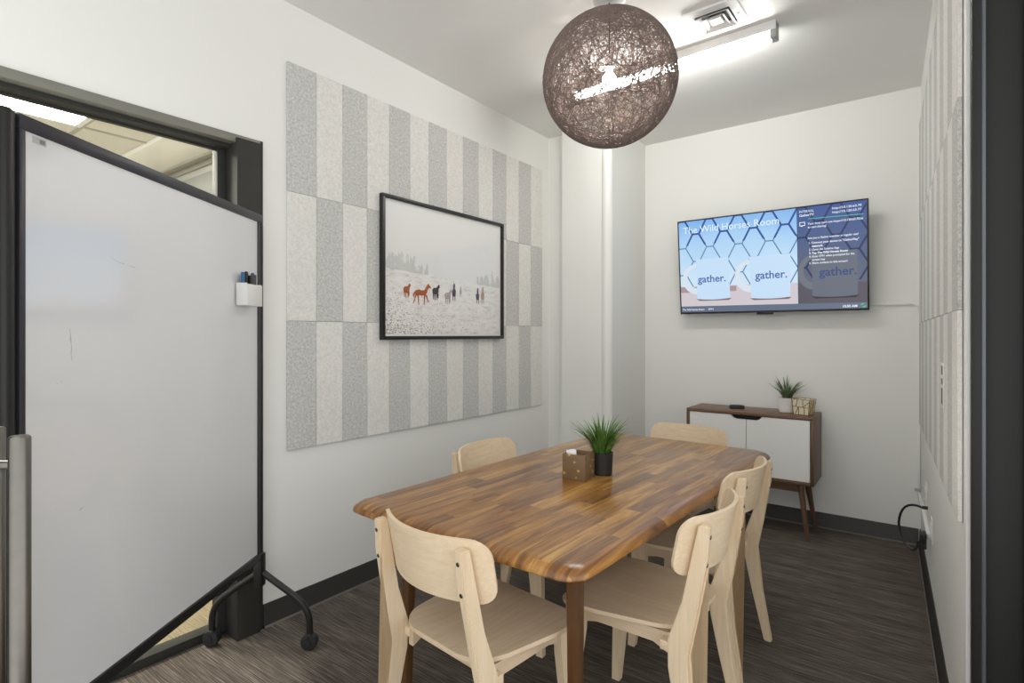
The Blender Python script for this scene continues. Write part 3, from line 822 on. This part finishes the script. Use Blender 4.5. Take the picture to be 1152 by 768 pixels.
CH = [ # origin (post line centre), facing direction angle (0 = +Y), label
    ((-1.114, 1.060), math.radians(-6.5), 'pale wood chair at the near end of the table, its back toward the viewer'),
    ((-.500, 1.772), math.radians(90), 'pale wood chair on the right side of the table, nearer one'),
    ((-.545, 2.380), math.radians(88), 'pale wood chair on the right side of the table, nearer the white sideboard'),
    ((-1.742, 2.060), math.radians(-86), 'pale wood chair on the left side of the table, by the striped wall'),
    ((-1.080, 3.188), math.radians(173), 'pale wood chair at the far end of the table, facing the viewer'),
]
for i, (p, a, lb) in enumerate(CH):
    o = proto if i == 0 else copy_tree(proto)
    o.location = (p[0], p[1], 0); o.rotation_euler = (0,0,a)
    o['label'] = lb; o['group'] = 'chairs around the table'

# ------------------------------------------------------------------ plants
def blades(b, n, h, spread, w, rs, base_r, lean=1.0, pts=6):
    for k in range(n):
        a = rs.uniform(0, 2*PI); u = math.sqrt(rs.random())
        d = V((math.cos(a), math.sin(a), 0)); sd = V((-d.y, d.x, 0))
        hh = h*rs.uniform(.62, 1.0)*(1-.22*u); out = spread*u*rs.uniform(.6, 1.15)*lean
        st = d*base_r*u; ww = w*rs.uniform(.7, 1.2); droop = rs.uniform(0, .3)*u
        L, Mi, Rg = [], [], []
        for i in range(pts):
            t = i/(pts-1)
            p = st + d*out*t**1.7 + V((0,0,hh*(t-droop*t**3)))
            k2 = ww*(1-t**2.2)*.5+.0003
            L.append(b.bm.verts.new(p-sd*k2)); Mi.append(b.bm.verts.new(p-d*k2*.5-V((0,0,k2*.2)))); Rg.append(b.bm.verts.new(p+sd*k2))
        for i in range(pts-1):
            for A, Bb in ((L, Mi), (Mi, Rg)):
                f = b.bm.faces.new((A[i], Bb[i], Bb[i+1], A[i+1])); f.smooth = True
TZ = .7402
pp = thing('potted_plant', 'green grassy plant in a plain black pot on the table', 'plant', (-1.098, 2.108, TZ))
b = B(); b.lathe([(.040,0), (.043,.003), (.047,.088), (.0475,.093), (.044,.094), (.043,.085), (.004,.083)], n=36); obj('pot', b, M['pot_black'], pp)
b = B(); b.lathe([(.0425,.080), (.042,.086), (.003,.089)], n=20); obj('soil', b, M['soil'], pp)
b = B(); rs = random.Random(11); blades(b, 150, .20, .15, .0085, rs, .032); b.xform(Matrix.Translation((0,0,.08))); obj('leaves', b, M['grass'], pp)

CZ = .80
wp = thing('potted_plant', 'grey-green spiky plant in a white ribbed pot on the sideboard', 'plant', (-.757, 4.165, CZ))
b = B(); prof = [(.042,0), (.047,.003)]
for i in range(6): prof += [(.048,.01+i*.014), (.0505,.016+i*.014)]
prof += [(.050,.098), (.046,.099), (.045,.09), (.004,.088)]
b.lathe(prof, n=36); obj('pot', b, M['pot_white'], wp)
b = B(); b.lathe([(.0445,.084), (.044,.092), (.003,.094)], n=20); obj('soil', b, M['soil'], wp)
b = B(); rs = random.Random(5); blades(b, 54, .20, .17, .012, rs, .026, 1.0, 8); b.xform(Matrix.Translation((0,0,.085))); obj('leaves', b, M['sage'], wp)

# ------------------------------------------------------------------ carved box with paper sachets
bx = thing('wooden_box', 'small square carved wooden box with gilt flecks beside the black plant pot', 'box', (-1.145, 1.992, TZ), math.radians(6))
s, hh = .050, .104
b = B(); wl = .006
b.box((-s,-s,0), (s,-s+wl,hh), .001); b.box((-s,s-wl,0), (s,s,hh), .001); b.box((-s,-s+wl,0), (-s+wl,s-wl,hh), .001); b.box((s-wl,-s+wl,0), (s,s-wl,hh), .001); b.box((-s+wl,-s+wl,.0), (s-wl,s-wl,.006)); obj('box_body', b, M['boxwood'], bx)
for i, (x, y, tilt, lb) in enumerate(((-.030,-.018,.10,'white paper sachet in the carved box, leftmost of three'), (-.020,.004,.22,'white paper sachet in the carved box, middle of three'), (-.004,-.012,.30,'white paper sachet in the carved box, rightmost of three'))):
    b = B(); b.box((-.011,-.0035,0), (.011,.0035,.098), .002); b.box((-.012,-.0012,.096), (.012,.0012,.104), .0005)
    o = obj('paper_sachet', b, M['paper'])
    mt = Matrix.Translation(V((-1.145, 1.992, TZ+.0085))) @ Matrix.Rotation(math.radians(6), 4, 'Z') @ Matrix.Translation(V((x,y,.002))) @ Matrix.Rotation(-tilt*.45, 4, 'Y') @ Matrix.Rotation(.25*i, 4, 'Z')
    o.matrix_world = mt; tag(o, lb, 'sachet', 'paper sachets in the carved box')

# ------------------------------------------------------------------ sideboard
X0, X1, Y0, Y1, ZB, ZT = -1.386, -.566, 3.975, 4.312, .358, CZ
sbd = thing('sideboard', 'walnut sideboard with two white doors and tapered legs against the back wall', 'sideboard', ((X0+X1)/2, (Y0+Y1)/2, 0))
off = Matrix.Translation(-V(((X0+X1)/2, (Y0+Y1)/2, 0)))
def sb_(name, b, m, parent=None): return obj(name, b.xform(off), m, parent or sbd)
th = .020
b = B(); b.box((X0, Y0, ZT-th), (X1, Y1, ZT), .0015); sb_('top', b, M['walnut_x'])
for x in (X0, X1-th):
    b = B(); b.box((x, Y0, ZB), (x+th, Y1, ZT-th), .001); sb_('side_panel', b, M['walnut_z'])
b = B(); b.box((X0+th, Y0, ZB), (X1-th, Y1, ZB+th), .001); sb_('bottom_panel', b, M['walnut_x'])
b = B(); b.box((X0+th, Y1-.012, ZB+th), (X1-th, Y1, ZT-th)); sb_('back_panel', b, M['walnut_x'])
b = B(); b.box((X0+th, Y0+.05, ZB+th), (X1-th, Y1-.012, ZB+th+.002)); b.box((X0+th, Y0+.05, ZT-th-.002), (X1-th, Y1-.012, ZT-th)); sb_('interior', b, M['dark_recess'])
xm = (X0+X1)/2
for sgn in (-1, 1):
    xa = X0+th+.003 if sgn < 0 else xm+.002; xb = xm-.002 if sgn < 0 else X1-th-.003
    za, zb_ = ZB+th+.003, ZT-th-.003
    cut, dep = .098, .026
    if sgn < 0: loop = [(xa,za), (xb,za), (xb,zb_-dep), (xb-cut+.035,zb_-dep), (xb-cut+.015,zb_-dep*.7), (xb-cut,zb_), (xa,zb_)]
    else: loop = [(xa,za), (xb,za), (xb,zb_), (xa+cut,zb_), (xa+cut-.015,zb_-dep*.7), (xa+cut-.035,zb_-dep), (xa,zb_-dep)]
    b = B(); b.poly_prism([(x, Y0+.003, z) for x, z in loop], (0,.018,0)); sb_('door', b, M['white_lacquer'])
b = B(); b.box((xm-.13, Y0+.03, ZT-th-.06), (xm+.13, Y0+.04, ZT-th-.001)); sb_('pull_recess', b, M['dark_recess'])
b = B(); b.box((X0+.09, Y0+.045, ZB-.058), (X1-.09, Y0+.065, ZB)); b.box((X0+.09, Y1-.065, ZB-.058), (X1-.09, Y1-.045, ZB)); b.box((X0+.09, Y0+.065, ZB-.058), (X0+.11, Y1-.065, ZB)); b.box((X1-.11, Y0+.065, ZB-.058), (X1-.09, Y1-.065, ZB)); sb_('base_rail', b, M['walnut_x'])
for sx in (0, 1):
    for sy in (0, 1):
        x = (X0+.085, X1-.085)[sx]; y = (Y0+.055, Y1-.055)[sy]; dx = (-.050, .050)[sx]; dy = (-.05, .035)[sy]
        b = B(); b.tube([(x, y, ZB), (x+dx, y+dy, .002)], [.0205, .0125], 16, smooth=True); sb_('leg', b, M['walnut_z'])

# geometric gold wire candle holder
gw = thing('candle_holder', 'gold wire geometric candle holder on the right end of the sideboard', 'candle holder', (-.643, 4.10, CZ), math.radians(-14))
b = B(); wr = .0018
W2, D2, hh = .056, .050, .108
def wire(p, q): b.tube([p, q], wr, 6)
bot = [(-W2*.86,-D2*.86,wr), (W2*.86,-D2*.86,wr), (W2*.86,D2*.86,wr), (-W2*.86,D2*.86,wr)]; top = [(-W2,-D2,hh), (W2*1.04,-D2,hh-.006), (W2*1.04,D2,hh-.004), (-W2,D2,hh)]
for k in range(4):
    A, Bq, Cq, Dq = V(bot[k]), V(bot[(k+1) % 4]), V(top[(k+1) % 4]), V(top[k])
    wire(A, Bq); wire(Cq, Dq); wire(A, Dq)
    m1 = A.lerp(Dq, .52); m2 = Bq.lerp(Cq, .48); wire(m1, m2)
    wire(Dq.lerp(Cq, .34), m1.lerp(m2, .20)); wire(Dq.lerp(Cq, .62), m1.lerp(m2, .62)); wire(m1.lerp(m2, .62), Cq.lerp(m2, .2)); wire(A.lerp(Bq, .36), m1.lerp(m2, .36)); wire(A.lerp(Bq, .74), m1.lerp(m2, .70)); wire(m1.lerp(m2,.36), A.lerp(Bq,.10))
obj('wire_frame', b, M['gold'], gw)
b = B(); b.loft([[(x*k, y*k, z) for x, y in ((W2,-D2), (W2,D2), (-W2,D2), (-W2,-D2))] for z, k in ((.004,.80), (hh-.012,.93))], smooth=False, caps=True); obj('liner', b, M['cream'], gw)

rm = thing('remote_control', 'small black remote lying near the middle of the sideboard top', 'remote', (-1.083, 4.155, CZ), math.radians(-65))
b = B(); rings = []
for ins, z in ((.004,.0), (.0,.006), (.002,.020), (.007,.025)):
    rings.append([(x, y, z) for x, y in rrect(.021-ins, .052-ins, .012, 5)])
b.loft(rings); obj('remote_body', b, M['black_plastic'], rm)
b = B()
for i in range(3):
    for j in range(4): b.lathe([(.003,.025), (.0025,.0265)], (-.009+i*.009, -.026+j*.014, 0), 8)
obj('button', b, M['rubber'], rm)

# ------------------------------------------------------------------ rolling whiteboard
BO = V((-2.27, 1.25, 0)); BD = V((.55, -.835, 0)).normalized(); BN = V((.835, .55, 0)).normalized()
MB = Matrix(((BD.x, BN.x, 0, BO.x), (BD.y, BN.y, 0, BO.y), (0, 0, 1, 0), (0, 0, 0, 1)))   # local x along board, local y toward the room
wb = thing('rolling_whiteboard', 'tall white dry-erase board on a black wheeled frame at the left', 'whiteboard')
wb.matrix_world = MB
WL, WZ0, WZ1 = 1.100, .375, 1.838
b = B(); b.box((.03, -.008, WZ0+.02), (WL-.012, .004, WZ1-.02)); sf = obj('writing_surface', b, M['whiteboard'], wb)
b = B(); e0 = .018
b.box((.006, -.014, WZ1-.034), (WL, .010, WZ1), .002); obj('top_rail', b, M['charcoal_edge'], wb)
b = B(); b.box((.006, -.014, WZ0), (WL, .012, WZ0+.034), .002); obj('bottom_rail', b, M['black_metal'], wb)
b = B(); b.box((.030, -.014, WZ0+.034), (.044, .010, WZ1-.034), .002); obj('side_rail', b, M['charcoal_edge'], wb)
b = B(); b.box((WL-.016, -.014, WZ0+.034), (WL, .010, WZ1-.034), .002); obj('side_rail', b, M['charcoal_edge'], wb)
def ovalpost(x, rx, z0, z1):
    b = B(); rg = []
    for z, k in ((z0,1), (z1-.012,1), (z1-.004,.92), (z1,.6)):
        rg.append([(x+rx*k*math.cos(2*PI*i/20), -.004+.016*k*math.sin(2*PI*i/20), z) for i in range(20)])
    b.loft(rg); return b
obj('post', ovalpost(.014, .015, .26, WZ1-.034), M['black_metal'], wb)
obj('post', ovalpost(WL+.022, .021, .26, WZ1+.004), M['black_metal'], wb)
for x in (.010, WL+.022):
    b = B(); b.box((x-.020, -.022, .262), (x+.020, .014, .40), .004); b.tube([(x-.024,-.004,.385), (x+.024,-.004,.385)], .009, 10); obj('bracket', b, M['black_metal'], wb)
    for s in (-1, 1):
        b = B()
        pts = [V((x, s*.012, .318)), V((x, s*.150, .222))] + bez((x, s*.158, .216), (x, s*.214, .172), (x, s*.214, .105), 8) + [V((x, s*.214, .066))]
        b.tube(pts, .0135, 12); ft = obj('foot', b, M['black_metal'], wb)
        b = B(); b.lathe([(.022,-.018), (.033,-.016), (.034,-.010), (.034,.010), (.033,.016), (.022,.018)], (x, s*.214, .0345), 24, 'x'); b.box((x-.018, s*.214-.012, .046), (x+.018, s*.214+.012, .070), .003)
        b.lathe([(.011,-.022), (.011,.022)], (x, s*.214, .0345), 12, 'x')
        obj('caster', b, M['rubber'], ft)
b = B(); b.box((1.026, .004, 1.783), (1.062, .0048, 1.799)); lb = obj('maker_label', b, M['grey_metal'], sf)
b = B(); b.box((1.030, .0048, 1.786), (1.044, .005, 1.796)); obj('label_print', b, M['ink'], sf)
b = B()
for pts in ([(.960,1.345),(.957,1.33),(.959,1.318),(.954,1.30),(.956,1.282),(.953,1.265)], [(.958,1.325),(.955,1.31)], [(.999,1.212),(.994,1.208)], [(.985,1.214),(.981,1.214)], [(1.0,.902),(.996,.899)], [(.83,1.548),(.815,1.54),(.80,1.535),(.775,1.533)], [(.76,1.530),(.735,1.528)], [(.93,.875),(.92,.88)]):
    for (xa, za), (xb_, zb2) in zip(pts, pts[1:]):
        b.poly_prism([(xa-.0004,.004,za-.0004), (xa+.0004,.004,za+.0004), (xb_+.0004,.004,zb2+.0004), (xb_-.0004,.004,zb2-.0004)], (0,.0002,0))
obj('marker_trace', b, M['ink'], sf)

# magnetic marker cup and what stands in it
def on_board(x, y, z): return MB @ V((x, y, z))
HX = .158
cup = thing('marker_cup', 'small white magnetic cup of markers on the right edge of the whiteboard', 'marker holder')
cup.matrix_world = MB @ Matrix.Translation((HX, .0105, 1.445))
cw, cd, chh = .056, .046, .088
b = B(); q = .003
b.box((-cw,0,0), (cw,q,chh), .001); b.box((-cw,cd-q,0), (cw,cd,chh-.004), .001); b.box((-cw,q,0), (-cw+q,cd-q,chh), .001); b.box((cw-q,q,0), (cw,cd-q,chh), .001); b.box((-cw+q,q,0), (cw-q,cd-q,q)); obj('cup_body', b, M['whiteplastic'], cup)
M['blue'] = plain('blue_marker_plastic', (40,96,140), .4); M['violet'] = plain('violet_marker_plastic', (64,62,140), .4); M['eraser'] = plain('eraser_felt', (74,74,76), .8, var=.15, vs=90)
def marker(x, y, h, tilt, bodym, capm, label):
    t = thing('marker', label, 'marker', group='markers in the cup'); t.matrix_world = MB @ Matrix.Translation((HX+x, .0105+y, 1.4492)) @ Matrix.Rotation(tilt, 4, 'Y')
    b = B(); b.lathe([(.006,0), (.0068,.002), (.0068,h*.62), (.0055,h*.62)], n=14); obj('barrel', b, bodym, t)
    b = B(); b.lathe([(.0074,h*.60), (.0076,h*.63), (.0070,h*.97), (.004,h)], n=14); obj('marker_cap', b, capm, t)
marker(.030, .014, .128, .02, M['whiteplastic'], M['blue'], 'marker with a blue cap, leftmost in the white cup')
marker(.014, .016, .132, -.02, M['whiteplastic'], M['black_plastic'], 'marker with a black cap in the white cup')
marker(-.036, .014, .132, -.03, M['whiteplastic'], M['violet'], 'marker with a violet cap, rightmost in the white cup')
er = thing('board_eraser', 'dark grey felt eraser standing in the white marker cup', 'eraser'); er.matrix_world = MB @ Matrix.Translation((HX-.012, .0105+.022, 1.4492))
b = B(); b.box((-.015,-.010,0), (.015,.010,.118), .004); obj('eraser_grip', b, M['black_plastic'], er)
b = B(); b.box((-.0155,.008,.004), (.0155,.0155,.122), .002); obj('eraser_pad', b, M['eraser'], er)

# ------------------------------------------------------------------ open glass door at the left with its pull handle
dr = bpy.data.objects.new('door_1', None); C.objects.link(dr); dr['kind'] = 'structure'
DX = -1.392
b = B(); b.box((DX-.045, .10, .01), (DX, .215, 2.12), .002); b.box((DX-.045, -.68, .01), (DX, -.58, 2.12), .002); b.box((DX-.045, -.58, .01), (DX, .10, .22), .002); b.box((DX-.045, -.58, 2.02), (DX, .10, 2.12), .002); obj('leaf_frame', b, M['black_frame'], dr)
b = B(); b.box((DX-.026, -.58, .22), (DX-.018, .10, 2.02)); obj('leaf_pane', b, M['glass'], dr)
b = B()
def pull(x, y, r):
    b.tube([(x, y, .55), (x, y, 1.144), (x, y, 1.148)], [r, r, r*.8], 20)
pull(-1.312, .267, .0165)
b.tube([(DX-.005, .190, 1.095), (-1.318, .262, 1.095)], .0085, 12); b.tube([(DX-.005, .190, .60), (-1.318, .262, .60)], .0085, 12)
obj('door_handle', b, M['steel'], dr)
b = B(); pull(-1.470, .262, .0165); b.tube([(DX-.04, .190, 1.095), (-1.466, .258, 1.095)], .0085, 12); b.tube([(DX-.04, .190, .60), (-1.466, .258, .60)], .0085, 12); obj('door_handle', b, M['steel'], dr)

# ------------------------------------------------------------------ light and colour
w = bpy.data.worlds.new('daylight'); bpy.context.scene.world = w; w.use_nodes = True
bg = w.node_tree.nodes['Background']; bg.inputs[0].default_value = (.985, .99, 1.0, 1); bg.inputs[1].default_value = 1.74
vs = bpy.context.scene.view_settings
bpy.context.scene.display_settings.display_device = 'sRGB'
vs.view_transform = 'Standard'; vs.look = 'None'; vs.gamma = 1; vs.exposure = 0; vs.use_curve_mapping = False
cy = bpy.context.scene.cycles
cy.max_bounces = 10; cy.diffuse_bounces = 6; cy.transparent_max_bounces = 16; cy.use_denoising = True
cy.sample_clamp_indirect = 6
